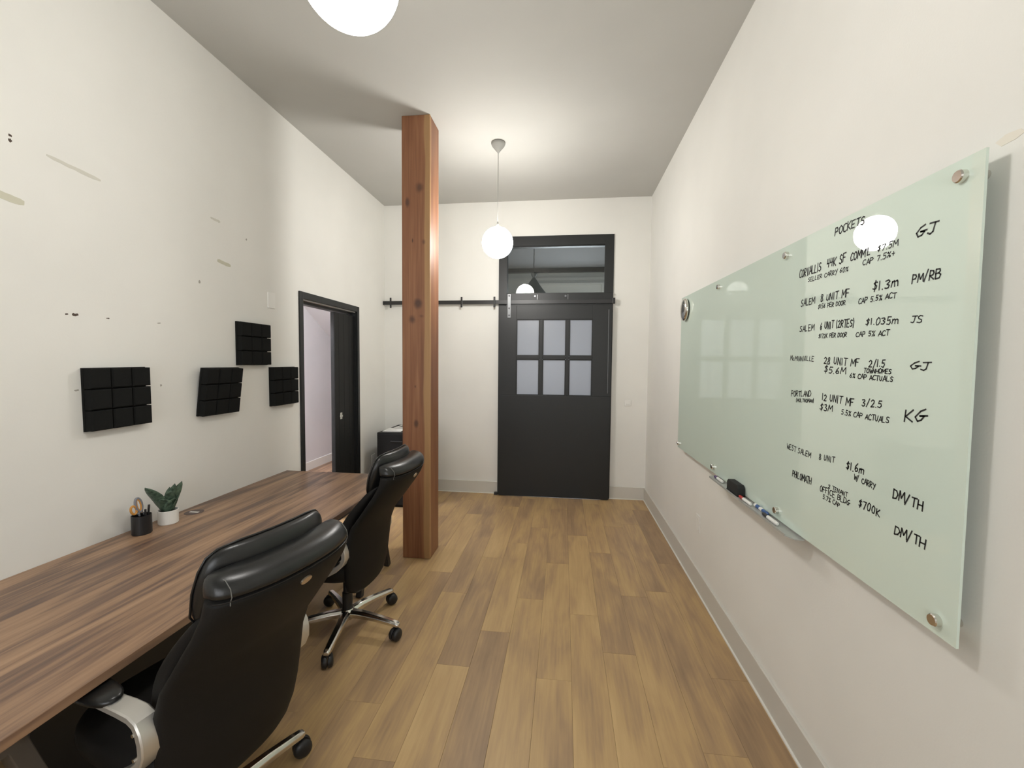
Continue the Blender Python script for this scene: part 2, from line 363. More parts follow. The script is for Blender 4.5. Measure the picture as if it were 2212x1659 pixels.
for k in range(-13, 6):
    x0 = 0.065 + PW * k; x1 = x0 + PW
    xa, xb = max(x0, L), min(x1, R)
    if xb - xa < 0.01: continue
    j = joint.get(k, random.uniform(2.2, 3.5))
    y = j - PL * math.ceil((j - BACK) / PL)
    while y < D:
        ya, yb_ = max(y, BACK), min(y + PL, D)
        if yb_ - ya > 0.02:
            key = (round(xb - xa, 3), round(yb_ - ya, 3))
            if key not in cache: cache[key] = plank_mesh(*key)
            o = bpy.data.objects.new('plank', cache[key]); col.objects.link(o); o.parent = floor; o.location = (xa, ya, 0)
            t = None
            for (kk, yy), v in tone.items():
                if kk == k and abs(yy - y) < 0.05: t = v
            if t is None: t = random.uniform(0.3, 0.66)
            o.color = (0.47 + (t - 0.47) * 0.62, random.random(), 0, 1)
        y += PL

# baseboards
def baseboard(name, segs, axis, wall, sgn):
    bm = bmesh.new(); bw = bmesh.new(); tt, h = 0.014, 0.152
    for a, c in segs:
        if axis == 'y':
            B(bm, min(wall, wall + sgn * tt), max(wall, wall + sgn * tt), a, c, 0.009, h)
            B(bw, min(wall, wall + sgn * 0.022), max(wall, wall + sgn * 0.022), a, c, 0.0, 0.0085)
        else:
            B(bm, a, c, min(wall, wall + sgn * tt), max(wall, wall + sgn * tt), 0.009, h)
            B(bw, a, c, min(wall, wall + sgn * 0.022), max(wall, wall + sgn * 0.022), 0.0, 0.0085)
    o = struct(name, bm, M['trim'], bevel=0.003)
    mk('shoe_strip', bw, M['trimw'], o)
baseboard('baseboard_right', [(BACK, D)], 'y', R, -1)
baseboard('baseboard_far', [(L + .014, -0.806), (0.575, R - 0.014)], 'x', D, -1)
baseboard('baseboard_left', [(BACK, 3.49), (4.58, D - .014)], 'y', L, 1)

# wall marks on the left wall: tape remnants and torn spots
def patch(name, y0, z0, y1, z1, w, mat, n=9, jag=0.35, thick=0.0012):
    a, c = Vector((0, y0, z0)), Vector((0, y1, z1)); d = c - a; nrm = Vector((0, -d.z, d.y)).normalized()
    top, bot = [], []
    for i in range(n):
        p = a + d * (i / (n - 1)); e = 1.0 if 0 < i < n - 1 else 0.55
        top.append(p + nrm * w * 0.5 * e * (1 + random.uniform(-jag, jag))); bot.append(p - nrm * w * 0.5 * e * (1 + random.uniform(-jag, jag)))
    out = top + bot[::-1]
    bm = bmesh.new()
    loft(bm, [[(L, p.y, p.z) for p in out], [(L + thick, p.y, p.z) for p in out]])
    return mk(name, bm, mat, wall_left)
patch('tape_residue', 1.682, 2.556, 1.905, 2.536, .016, M['tape2'])
patch('tape_residue', 1.470, 2.325, 1.594, 2.312, .030, M['tape'], jag=.15)
patch('tape_residue', 2.620, 2.316, 2.732, 2.303, .022, M['tape'], jag=.15)
patch('tape_residue', 2.573, 2.580, 2.650, 2.576, .014, M['tape2'], jag=.2)
for y, z, w, h, k in ((1.557, 2.576, .011, .010, 0), (1.556, 2.556, .012, .012, 0), (1.735, 1.860, .012, .006, 0), (1.770, 1.862, .026, .012, 0), (1.916, 1.860, .014, .006, 0), (2.191, 1.861, .02, .006, 1), (2.474, 2.146, .014, .016, 1), (2.887, 2.529, .012, .012, 1), (2.193, 1.506, .010, .010, 1), (1.763, 1.503, .018, .012, 1)):
    patch('scuff_mark', y - w / 2, z + random.uniform(-.003, .003), y + w / 2, z, h, M['scuff'] if k == 0 else M['scuff2'], n=6, jag=.5, thick=.0008)
# chipped paint by the board's top corner
bm = bmesh.new(); pts = [(1.150, 2.165), (1.118, 2.166), (1.098, 2.172), (1.108, 2.184), (1.14, 2.188), (1.165, 2.18)]
loft(bm, [[(R, y, z) for y, z in pts], [(R - .001, y, z) for y, z in pts]])
mk('paint_chip', bm, M['chip'], bpy.data.objects['wall_right'])

# left doorway: casing, jambs, head track, sliding door leaf
trim_1 = emp('trim_1', (L, 4.03, 0)); trim_1['kind'] = 'structure'
CO0, CO1, CZ = 3.490, 4.576, 2.262
mk('door_casing', box(L, L + .016, CO0, DY0 + .004, 0, CZ), M['black'], trim_1, bevel=.002)
mk('door_casing', box(L, L + .016, DY1 - .004, CO1, 0, CZ), M['black'], trim_1, bevel=.002)
mk('head_casing', box(L, L + .016, DY0 + .004, DY1 - .004, DZ - .012, CZ), M['black'], trim_1, bevel=.002)
mk('door_jamb', box(L - T, L, DY0, DY0 + .018, 0, DZ), M['black'], trim_1)
mk('door_jamb', box(L - T, L, DY1 - .018, DY1, 0, DZ), M['black'], trim_1)
mk('head_jamb', box(L - T, L - .055, DY0 + .018, DY1 - .018, DZ - .045, DZ), M['black'], trim_1)
mk('door_track', box(L - .052, L - .004, DY0 + .018, DY1 - .018, DZ - .022, DZ - .002), M['greyc'], trim_1)
door_2 = emp('door_2', (L - .05, 4.33, 0)); door_2['kind'] = 'structure'
DFX = L - .030
leaf = mk('door_leaf', box(DFX - .042, DFX - .006, 4.125, DY1 - .018, .012, DZ - .06), M['blackmat'], door_2, bevel=.002)
for a, c in ((4.125, 4.205), (4.209, 4.312), (4.316, 4.42), (4.424, DY1 - .018)):
    mk('door_board', box(DFX - .006, DFX, a, c, .012, DZ - .06), M['blackmat'], door_2, bevel=.002)
latch = mk('latch_plate', box(DFX, DFX + .003, 4.222, 4.262, 1.045, 1.115), M['chrome'], door_2, bevel=.001)
mk('latch_bolt', box(DFX + .003, DFX + .016, 4.196, 4.252, 1.068, 1.092), M['chrome'], latch and door_2, bevel=.003)

# side hallway seen through the doorway
HX = -3.823
struct('floor_hallway', box(HX - .1, L - T, 2.0, 9.2, -.06, 0), M['walnut'])
struct('wall_hallway', box(HX - .1, HX, 2.0, 9.2, 0, H), M['hallw'])
struct('wall_hallway_near', box(HX, L - T, 1.9, 2.0, 0, H), M['hallw'])
struct('wall_hallway_end', box(HX, L - T, 9.1, 9.2, 0, H), M['hallw'])
struct('wall_hallway_side', box(L - T - .002, L - T, D + T, 9.1, 0, H), M['hallw'])
bm = bmesh.new(); z_at = lambda y: 2.471 - .577 * (y - 5.919)
loft(bm, [[(x, 3.9, z_at(3.9)), (x, 8.9, z_at(8.9)), (x, 8.9, z_at(8.9) + .1), (x, 3.9, z_at(3.9) + .1)] for x in (HX, L - T)])
struct('ceiling_hallway', bm, M['hallw'])
struct('ceiling_hallway_flat', box(HX, L - T, 2.0, 4.0, H - .02, H + .1), M['hallw'])
bh = struct('baseboard_hallway', box(HX, HX + .014, 2.0, 9.1, 0, .13), M['trimw'], bevel=.003)
hl = emp('hallway_fill_panel', (-3.1, 3.1, H - .02)); tag(hl, 'added unseen light panel brightening the side hallway', 'lamp')  # added light source, out of view from the doorway
mk('fill_panel_base', box(-3.28, -2.92, 2.45, 3.75, H - .05, H - .02), M['white'], hl, bevel=.004)
mk('fill_panel_face', box(-3.26, -2.94, 2.47, 3.73, H - .075, H - .05), M['hall_fill'], hl, bevel=.008)

# far door opening: casing, transom, header
trim_2 = emp('trim_2', (-.115, D, 0)); trim_2['kind'] = 'structure'
FX0, FX1, FZ = -0.812, 0.578, 3.203
mk('door_casing', box(FX0, OX0 + .028, D - .02, D, 0, FZ), M['black'], trim_2, bevel=.002)
mk('door_casing', box(OX1 - .035, FX1, D - .02, D, 0, FZ), M['black'], trim_2, bevel=.002)
mk('head_casing', box(OX0 + .028, OX1 - .035, D - .02, D, 3.085, FZ), M['black'], trim_2, bevel=.002)
mk('door_jamb', box(OX0, OX0 + .02, D, D + T, 0, OZ), M['black'], trim_2)
mk('door_jamb', box(OX1 - .02, OX1, D, D + T, 0, OZ), M['black'], trim_2)
mk('head_jamb', box(OX0 + .02, OX1 - .02, D, D + T, OZ - .02, OZ), M['black'], trim_2)
window_1 = emp('window_1', (-.115, D, 2.51)); window_1['kind'] = 'structure'
mk('window_pane', box(OX0 + .02, OX1 - .02, D + .006, D + .010, 2.50, 3.09), M['clear'], window_1)
mk('window_sill', box(OX0 + .02, OX1 - .02, D - .012, D + T, 2.47, 2.515), M['black'], window_1)
mk('window_stop', box(OX0 + .028, OX1 - .035, D - .006, D + .004, 3.072, 3.088), M['black'], window_1)
header = mk('header_board', box(-.715, .572, D - .045, D - .02, 2.30, 2.508), M['black'], trim_2, bevel=.003)
for x in (-.36, .01):
    mk('header_bolt', lathe([(.012, D - .053), (.012, D - .045)], (x, 0, 2.47), 10, 'Y'), M['strap'], trim_2)
    mk('rail_hook', box(x + .025, x + .032, D - .052, D - .045, 2.43, 2.49), M['strap'], trim_2)

# barn door (sliding)
door_1 = emp('door_1', (-.115, D - .07, 0)); door_1['kind'] = 'structure'
Y0, Y1 = D - .088, D - .05
BX0, BX1, BZ = -.790, .560, 2.352
Z0 = .008
mk('door_stile', box(BX0, -.578, Y0, Y1, 1.262, BZ), M['black'], door_1, bevel=.002)
mk('door_stile', box(.338, BX1, Y0, Y1, 1.262, BZ), M['black'], door_1, bevel=.002)
mk('door_rail', box(-.578, .338, Y0, Y1, 2.186, BZ), M['black'], door_1, bevel=.002)
mk('door_panel', box(BX0, BX1, Y0 - .006, Y1, Z0, 1.262), M['black'], door_1, bevel=.003)
pc = [(-.578, -.298), (-.257, .022), (.062, .338)]
mk('muntin', box(-.298, -.257, Y0 + .004, Y1 - .004, 1.262, 2.186), M['black'], door_1, bevel=.003)
mk('muntin', box(.022, .062, Y0 + .004, Y1 - .004, 1.262, 2.186), M['black'], door_1, bevel=.003)
for a, c in pc:
    mk('muntin', box(a, c, Y0 + .004, Y1 - .004, 1.702, 1.744), M['black'], door_1, bevel=.003)
    for z0, z1 in ((1.262, 1.702), (1.744, 2.186)):
        mk('glazing_bead', B(B(B(box(a, a + .010, Y0 + .010, Y1 - .010, z0, z1), c - .010, c, Y0 + .010, Y1 - .010, z0, z1), a + .01, c - .01, Y0 + .010, Y1 - .010, z0, z0 + .010), a + .01, c - .01, Y0 + .010, Y1 - .010, z1 - .010, z1), M['black'], door_1)
        mk('door_pane', box(a + .008, c - .008, Y0 + .017, Y0 + .021, z0 + .008, z1 - .008), M['frost'], door_1)
strap = mk('hanger_strap', box(-.690, -.650, Y0 - .007, Y0 - .001, 2.205, 2.492), M['strap'], door_1, bevel=.001)
for z in (2.47, 2.32, 2.235):
    mk('strap_bolt', lathe([(.010, Y0 - .014), (.010, Y0 - .007)], (-.670, 0, z), 10, 'Y'), M['blackm'], strap)
strap.location = strap.location
mk('pull_bar', box(.520, .528, Y0 - .012, Y0, 1.30, 2.30), M['strap'], door_1, bevel=.002)
mk('floor_guide', box(-.845, -.80, D - .075, D - .03, 0, .03), M['blackm'], door_1)

# barn door rail
rail = emp('barn_door_rail', (-1.0, D - .06, 2.40)); tag(rail, 'long flat black steel barn door rail on the far wall', 'rail')
mk('rail_bar', box(-2.290, .590, D - .066, D - .058, 2.377, 2.424), M['blackm'], rail, bevel=.001)
for x in (-2.187, -1.269, -.857):
    mk('rail_bracket', box(x - .012, x + .012, D - .074, D - .066, 2.337, 2.466), M['blackm'], rail, bevel=.006)
    mk('rail_spacer', lathe([(.013, D - .058), (.013, D)], (x, 0, 2.40), 12, 'Y'), M['blackm'], rail)
mk('end_stop', box(.560, .596, D - .082, D - .045, 2.372, 2.44), M['blackm'], rail, bevel=.003)

# room behind the barn door, seen through the transom
FY = 9.15
struct('floor_back_room', box(L, R + .3, D + T, FY, -.06, 0), M['plank'])
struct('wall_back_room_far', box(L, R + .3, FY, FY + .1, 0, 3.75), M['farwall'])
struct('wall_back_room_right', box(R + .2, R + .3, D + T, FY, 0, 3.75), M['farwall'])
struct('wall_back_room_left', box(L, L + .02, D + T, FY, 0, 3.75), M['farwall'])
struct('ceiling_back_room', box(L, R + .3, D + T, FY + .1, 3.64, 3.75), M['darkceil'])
struct('trim_3', box(L + .02, R + .2, FY - .12, FY, 3.56, 3.64), M['black'])
struct('trim_4', box(L + .02, R + .2, FY - .03, FY, 3.40, 3.46), M['farwall'])
window_2 = emp('window_2', (.12, FY, 1.2)); window_2['kind'] = 'structure'
mk('window_pane', box(-.56, .76, FY - .02, FY - .012, 1.0, 2.92), M['pane_fill'], window_2)  # added glowing pane, out of view, to light the frosted door panes
mk('white_strip', box(-.56, .76, FY - .018, FY - .006, 2.96, 3.30), M['white'], window_2)  # invented white board standing for the bright strip behind the transom
for x in (-.60, .76): mk('window_frame', box(x, x + .04, FY - .05, FY, .95, 3.34), M['white'], window_2)
for z in (.95, 3.30, 2.92, 2.0): mk('window_frame', box(-.56, .76, FY - .05, FY - .02, z, z + .04), M['white'], window_2)
bp_ = emp('industrial_pendant', (-.53, 7.4, 3.64)); tag(bp_, 'grey conical pendant shade behind the transom glass', 'lamp')
mk('cord', tube([(-.53, 7.4, 3.64), (-.53, 7.4, 3.18)], .006), M['blackm'], bp_)
mk('shade_cap', lathe([(.055, 3.19), (.05, 3.17), (.022, 3.12)], (-.53, 7.4, 0)), M['shade'], bp_)
mk('lamp_shade', lathe([(.022, 3.12), (.05, 3.08), (.13, 2.96), (.21, 2.86), (.215, 2.83)], (-.53, 7.4, 0)), M['shade'], bp_, smooth=True)

# timber post
post = mk('timber_post', box(PX0, PX1, PY0, PY1, 0, H), M['timber'], bevel=.006)
tag(post, 'square brown timber post with dark knots from floor to ceiling', 'post')

# ---------------------------------------------------------------- globe pendant lamps
def globe_lamp(x, y, label, zc=2.745, gm='globe'):
    e = emp('globe_pendant_lamp', (x, y, H)); tag(e, label, 'lamp', 'globe pendants along the ceiling')
    mk('lamp_canopy', lathe([(.060, H - .0005), (.064, H - .012), (.058, H - .03), (.012, H - .085), (.006, H - .095)], (x, y, 0)), M['greyc'], e, smooth=True)
    mk('lamp_cord', tube([(x, y, H - .09), (x, y, zc + .16)], .0032), M['cord'], e)
    mk('lamp_socket', lathe([(.006, zc + .185), (.008, zc + .165), (.02, zc + .147), (.02, zc + .132)], (x, y, 0)), M['greyc'], e, smooth=True)
    mk('lamp_globe', lathe([(.14 * math.sin(a), zc - .14 * math.cos(a)) for a in [PI * (i + .35) / 24.7 for i in range(24)]], (x, y, 0), 40), M[gm], e, smooth=True)
    return e
globe_lamp(-.614, 3.90, 'lit white globe pendant lamp hanging before the black sliding door')
globe_lamp(-.620, 1.20, 'lit white globe pendant lamp hanging beside the office chairs and glass board', 2.752, 'globe_near')

# ---------------------------------------------------------------- glass board
BXF = .955
gb = emp('glass_whiteboard', (BXF, 2.4, .968)); tag(gb, 'pale green glass marker board with black handwriting on the right wall', 'whiteboard')
bm = bmesh.new(); quad = [(1.1275, .9676), (3.6795, .9676), (3.6795, 2.196), (1.1275, 2.155)]
loft(bm, [[(BXF, y, z) for y, z in quad], [(BXF + .006, y, z) for y, z in quad]])
mk('glass_panel', bm, M['glass_board'], gb)
for y, zt in ((1.182, 2.113), (2.005, 2.128), (2.823, 2.138)):
    for z in (zt, 1.006):
        st_ = mk('standoff', lathe([(.0155, BXF), (.0155, BXF - .012), (.013, BXF - .015)], (0, y, z), 20, 'X'), M['chrome'], gb, smooth=False)
        mk('standoff_barrel', lathe([(.012, BXF + .006), (.012, R - .0005)], (0, y, z), 14, 'X'), M['chrome'], gb)
st_ = mk('standoff', lathe([(.0155, BXF), (.0155, BXF - .012), (.013, BXF - .015)], (0, 3.64, 1.006), 20, 'X'), M['chrome'], gb)
mk('standoff_barrel', lathe([(.012, BXF + .006), (.012, R - .0005)], (0, 3.64, 1.006), 14, 'X'), M['chrome'], gb)
mk('standoff_barrel', lathe([(.012, BXF + .006), (.012, R - .0005)], (0, 3.64, 2.14), 14, 'X'), M['chrome'], gb)

disc = emp('round_disc', (BXF - .02, 3.53, 2.0)); tag(disc, 'round silver disc stuck on the upper far corner of glass board', 'disc')
mk('disc_face', lathe([(.086, BXF - .008), (.089, BXF - .016), (.086, BXF - .026), (.06, BXF - .034), (.02, BXF - .037)], (0, 3.53, 2.085), 40, 'X'), M['chrome'], disc, smooth=True)
mk('disc_back', lathe([(.080, BXF), (.080, BXF - .008)], (0, 3.53, 2.085), 40, 'X'), M['blkcap'], disc)

# handwriting: single-stroke letters drawn as marker ribbons
F = {
 'A': ['0,0 .45,1 .9,0', '.15,.35 .75,.35'], 'B': ['0,0 0,1 .6,.95 .7,.75 .5,.55 0,.5', '.5,.55 .8,.35 .65,.05 0,0'], 'C': ['.8,.85 .5,1 .15,.85 0,.45 .2,.08 .5,0 .8,.12'],
 'D': ['0,0 0,1 .55,.9 .8,.5 .55,.08 0,0'], 'E': ['.7,1 0,1 0,0 .7,0', '0,.5 .55,.5'], 'F': ['.7,1 0,1 0,0', '0,.52 .55,.52'], 'G': ['.75,.95 .35,.8 0,.35 .2,.02 .55,.08 .75,.4 .4,.42 1,.45'],
 'H': ['0,1 0,0', '.75,1 .75,0', '0,.5 .75,.5'], 'I': ['.15,1 .15,0'], 'J': ['.15,1 .95,1', '.6,1 .55,.2 .35,0 .05,.12'], 'K': ['0,1 0,0', '.7,1 .05,.45 .75,0'], 'L': ['0,1 0,0 .65,0'],
 'M': ['0,0 .08,1 .42,.35 .78,1 .9,0'], 'N': ['0,0 0,1 .65,0 .68,1'], 'O': ['.4,1 .08,.8 0,.4 .2,.03 .5,0 .78,.3 .75,.75 .4,1'], 'P': ['0,0 .02,1 .55,.95 .7,.72 .5,.48 0,.45'],
 'R': ['0,0 .02,1 .55,.95 .68,.74 .5,.5 0,.48 .75,0'], 'S': ['.7,.9 .4,1 .1,.85 .15,.6 .6,.42 .65,.15 .35,0 0,.12'], 'T': ['0,1 .85,1', '.42,1 .4,0'], 'U': ['0,1 .02,.25 .3,0 .6,.2 .65,1'],
 'V': ['0,1 .38,0 .75,1'], 'W': ['0,1 .22,0 .48,.7 .72,0 1,1'], 'Y': ['0,1 .38,.5', '.8,1 .2,-.15'], 'Z': ['0,1 .7,1 0,0 .7,0'],
 'c': ['.6,.55 .3,.62 .05,.4 .1,.1 .35,0 .6,.1'], 'm': ['0,0 .05,.6 .1,.45 .3,.62 .4,.5 .42,0', '.42,.5 .65,.62 .8,.5 .85,0'],
 '0': ['.35,1 .05,.75 0,.35 .2,0 .5,.05 .68,.45 .62,.85 .35,1'], '1': ['.15,1 .12,0'], '2': ['0,.8 .3,1 .6,.85 .55,.55 0,0 .7,.02'], '3': ['0,.92 .4,1 .6,.8 .25,.55 .62,.35 .5,.05 .2,0 0,.1'],
 '4': ['.1,1 .02,.45 .65,.48', '.55,1 .5,0'], '5': ['.7,1 .15,1 .1,.55 .5,.58 .65,.3 .4,0 0,.08'], '6': ['.5,1 .12,.6 .02,.25 .25,0 .55,.12 .55,.4 .3,.5 .05,.3'], '7': ['0,1 .7,1 .25,0'],
 '8': ['.35,.55 .05,.75 .25,1 .55,.9 .5,.65 .1,.35 .1,.08 .4,0 .62,.2 .35,.55'], '$': ['.65,.82 .35,.92 .08,.75 .55,.45 .5,.2 .25,.1 0,.2', '.38,1.1 .28,-.1'], '%': ['.7,1 .05,0', '.05,.85 .2,.98 .28,.8 .1,.75 .05,.85', '.5,.2 .65,.3 .75,.12 .58,.02 .5,.2'],
 '.': ['.1,.0 .14,.06'], "'": ['.1,1 .08,.78'], '/': ['.6,1.15 .05,-.15'], '(': ['.3,1.1 .05,.6 .25,-.1'], ')': ['.05,1.1 .3,.6 .05,-.1'], '+': ['.1,.5 .7,.5', '.4,.8 .38,.2'],
}
NARROW = {'I': .35, '1': .35, '.': .3, "'": .3, '(': .45, ')': .45, ' ': .55}
TEXT = [("POCKETS",1.676,2.116,1.524,2.110,0.024), ("CORVALLIS",1.900,2.010,1.751,2.008,0.028), ("44K SF",1.715,2.013,1.609,2.009,0.027),
("COMM'L",1.585,2.004,1.490,2.003,0.022), ("$7.5M",1.459,2.003,1.379,2.000,0.016), ("SELLER CARRY 60%",1.835,1.982,1.594,1.975,0.014),
("CAP 7.5%+",1.524,1.976,1.387,1.974,0.015), ("GJ",1.314,2.004,1.250,1.999,0.025), ("$1.3m",1.471,1.885,1.371,1.883,0.023),
("PM/RB",1.319,1.882,1.230,1.879,0.021), ("SALEM",1.879,1.891,1.785,1.893,0.022), ("8 UNIT MF",1.745,1.892,1.583,1.886,0.022),
("$156 PER DOOR",1.759,1.867,1.601,1.861,0.014), ("CAP 5.5% ACT",1.535,1.855,1.375,1.851,0.015), ("SALEM",1.880,1.789,1.781,1.790,0.020),
("6 UNIT (2RTES)",1.740,1.788,1.549,1.783,0.022), ("$1.035m",1.495,1.782,1.364,1.774,0.019), ("JS",1.317,1.772,1.277,1.770,0.017),
("$172K PER DOOR",1.748,1.756,1.586,1.751,0.013), ("CAP 5% ACT",1.540,1.748,1.394,1.743,0.014), ("McMINNVILLE",1.945,1.673,1.772,1.669,0.017),
("28 UNIT MF",1.707,1.659,1.517,1.651,0.021), ("2/1.5",1.472,1.648,1.404,1.650,0.020), ("TOWNHOMES",1.494,1.631,1.378,1.629,0.012),
("$5.6M",1.702,1.627,1.584,1.623,0.021), ("6% CAP ACTUALS",1.560,1.612,1.370,1.606,0.013), ("GJ",1.308,1.643,1.248,1.641,0.021),
("PORTLAND",1.925,1.523,1.782,1.531,0.020), ("(MULTNOMAH)",1.886,1.502,1.760,1.510,0.012), ("12 UNIT MF",1.709,1.525,1.534,1.518,0.022),
("3/2.5",1.495,1.524,1.408,1.525,0.020), ("$3M",1.718,1.487,1.647,1.488,0.021), ("5.5% CAP ACTUALS",1.595,1.485,1.377,1.483,0.015),
("KG",1.320,1.498,1.253,1.506,0.030), ("WEST SALEM",1.944,1.298,1.766,1.295,0.019), ("8 UNIT",1.712,1.301,1.620,1.309,0.018),
("$1.6m",1.556,1.304,1.473,1.307,0.023), ("W/ CARRY",1.516,1.280,1.419,1.273,0.016), ("DM/TH",1.347,1.271,1.243,1.269,0.024),
("PHILOMATH",1.891,1.189,1.755,1.194,0.023), ("2 TENANT",1.649,1.210,1.544,1.211,0.013), ("OFFICE BLDG",1.697,1.187,1.532,1.185,0.018),
("5.7% CAP",1.678,1.164,1.581,1.161,0.014), ("$700K",1.487,1.198,1.394,1.197,0.021), ("DM/TH",1.334,1.168,1.229,1.171,0.023)]
rnd = random.Random(3)
for word, ya, za, yb_, zb, h in TEXT:
    tot = sum(NARROW.get(c, .9 if c in 'MWm' else .8) for c in word) + .18 * (len(word) - 1)
    Ln = ya - yb_; k = Ln / tot; pen = max(.0031, min(.0046, h * .185)); h = h * 1.12
    bm = bmesh.new(); x = 0.0
    for c in word:
        w = NARROW.get(c, .9 if c in 'MWm' else .8); jz = rnd.uniform(-.07, .07); js = rnd.uniform(.9, 1.08)
        for st in F.get(c, []):
            pts = []
            for q in st.split():
                px, pz = (float(v) for v in q.split(','))
                px += rnd.uniform(-.04, .04) + (pz - .5) * .12; pz = pz * js + jz + rnd.uniform(-.03, .03)
                s_ = (x + px * w / .8) * k
                f_ = s_ / Ln
                pts.append(Vector((0, ya - s_, za + (zb - za) * f_ + pz * h)))
            for a, c2 in zip(pts, pts[1:]):
                d = c2 - a
                if d.length < 1e-6: continue
                d = d.normalized(); nn = Vector((0, -d.z, d.y)); a2, b2 = a - d * pen * .35, c2 + d * pen * .35
                q4 = [a2 + nn * pen / 2, b2 + nn * pen / 2, b2 - nn * pen / 2, a2 - nn * pen / 2]
                bm.faces.new([bm.verts.new((BXF - .0006, p.y, p.z)) for p in q4])
        x += w + .18
    mk('handwriting', bm, M['marker_ink'], gb)

# marker tray
tray = emp('marker_tray', (BXF - .02, 2.3, .955)); tag(tray, 'narrow clear grey pen tray under the glass board', 'tray')
TZ = .955
bm = bmesh.new(); out = [(BXF + .004, 1.795), (BXF - .030, 1.800), (BXF - .048, 1.835), (BXF - .048, 2.745), (BXF - .030, 2.78), (BXF + .004, 2.785)]
loft(bm, [[(x, y, TZ) for x, y in out], [(x, y, TZ + .004) for x, y in out]])
M['traym'] = pr('grey_acrylic', (0.42, 0.43, 0.41), 0.25)
mk('tray_floor', bm, M['traym'], tray)
mk('tray_lip', box(BXF - .050, BXF - .047, 1.835, 2.745, TZ, TZ + .010), M['traym'], tray)
mk('tray_back', box(BXF + .0065, BXF + .009, 1.80, 2.78, TZ - .002, TZ + .012), M['traym'], tray)
def marker(y0, y1, x, cap, label, band):
    z = TZ + .0045 + .0085
    e = emp('dry_erase_marker', (x, (y0 + y1) / 2, TZ + .0045)); tag(e, label, 'marker', 'markers on the board tray')
    d = 1 if y1 > y0 else -1
    ax = lambda prof, nm, mt: mk(nm, lathe(prof, (x, 0, z), 14, 'Y'), mt, e, smooth=False)
    ln = y1 - y0; c0 = y0 + ln * .62
    ax([(.0055, y0), (.0085, y0 + .006 * d), (.0085, c0)], 'marker_barrel', M['white'])
    if band: ax([(.0088, y0 + ln * .18), (.0088, y0 + ln * .42)], 'marker_label', cap)
    ax([(.0078, c0), (.0078, y1 - .012 * d), (.006, y1 - .01 * d), (.004, y1)], 'marker_cap', cap)
marker(2.60, 2.735, BXF - .022, M['purple'], 'white marker with purple cap at the far end of tray', 0)
marker(2.195, 2.335, BXF - .032, M['red'], 'white marker with red cap against the black eraser', 0)
marker(2.200, 2.060, BXF - .012, M['blue'], 'white marker with blue cap and blue label', 1)
marker(1.935, 2.075, BXF - .030, M['blkcap'], 'white marker with black cap, nearest the tray end', 0)
er = emp('board_eraser', (BXF - .022, 2.43, TZ + .0045)); tag(er, 'black block board eraser standing on the pen tray', 'eraser')
bm = bmesh.new()
loft(bm, [[(BXF - .040, y, z), (BXF - .003, y, z)][0:2] + [(BXF - .003, y2, z), (BXF - .040, y2, z)] for y, y2, z in ((2.345, 2.485, TZ + .0045), (2.335, 2.49, TZ + .012), (2.335, 2.49, TZ + .05), (2.35, 2.475, TZ + .066))])
mk('eraser_body', bm, M['eraser'], er, bevel=.004)
mk('eraser_pad', box(BXF - .042, BXF - .002, 2.342, 2.486, TZ + .0045, TZ + .011), M['plastic'], er)

# ---------------------------------------------------------------- wall plates
def plate(name, label, cat, parts):
    e = emp(name, parts[0][1]); tag(e, label, cat)
    for n, _, bmx, mt in parts: mk(n, bmx, mt, e, bevel=.0015)
plate('wall_outlet', 'white wall outlet low on the right wall under the board', 'outlet', [('cover_plate', (R, 3.255, .425), box(R - .006, R, 3.205, 3.290, .425, .545), M['white']),
      ('socket', 0, box(R - .0085, R - .006, 3.225, 3.268, .497, .530), M['white']), ('socket', 0, box(R - .0085, R - .006, 3.225, 3.268, .440, .473), M['white'])])
plate('wall_outlet', 'white wall outlet on left wall beside the black cabinet', 'outlet', [('cover_plate', (L, 4.935, .40), box(L, L + .006, 4.892, 4.978, .40, .525), M['white']),
      ('socket', 0, box(L + .006, L + .0085, 4.914, 4.957, .475, .508), M['white']), ('socket', 0, box(L + .006, L + .0085, 4.914, 4.957, .418, .451), M['white'])])
plate('blank_cover_plate', 'blank white wall plate above the black foam panels', 'wall plate', [('cover_plate', (L, 3.137, 2.07), box(L, L + .008, 3.097, 3.179, 2.066, 2.188), M['white'])])
plate('wall_switch', 'small square white switch right of the sliding door', 'switch', [('cover_plate', (.778, D, 1.147), box(.740, .817, D - .008, D, 1.147, 1.218), M['white']), ('switch_rocker', 0, box(.758, .798, D - .012, D - .008, 1.165, 1.182), M['white'])])

# ---------------------------------------------------------------- acoustic foam panels
def foam(yc, zc, rot, label, lean=0.0):
    e = bpy.data.objects.new('foam_panel', None); col.objects.link(e); e.location = (L + .1545 * math.sin(lean), yc, zc); e.rotation_euler = (rot, lean, 0)
    tag(e, label, 'acoustic panel', 'foam panels on the left wall')
    s = .1545
    mk('panel_base', box(0, .012, -s, s, -s, s), M['foam'], e)
    w = 2 * s / 3
    for i in range(3):
        for j in range(3):
            a, c = -s + w * i, -s + w * j; bm = bmesh.new(); g1 = .002; ch = .006
            def r_(x, i_): return [(x, a + i_, c + i_ * 1.0), (x, a + w - i_, c + i_), (x, a + w - i_, c + w - i_), (x, a + i_, c + w - i_)]
            loft(bm, [r_(.012, .0025), r_(.050 - ch, .0025), r_(.050, .0025 + ch)])
            mk('foam_block', bm, M['foam'], e)
    return e
foam(1.938, 1.456, .012, 'black foam panel hanging alone above the desk plant')
foam(2.577, 1.452, .0, 'black foam panel with its top edge leaning off the wall', .125)
foam(2.916, 1.774, .0, 'black foam panel highest on the left wall')
foam(3.252, 1.449, .006, 'black foam panel right beside the black door casing')

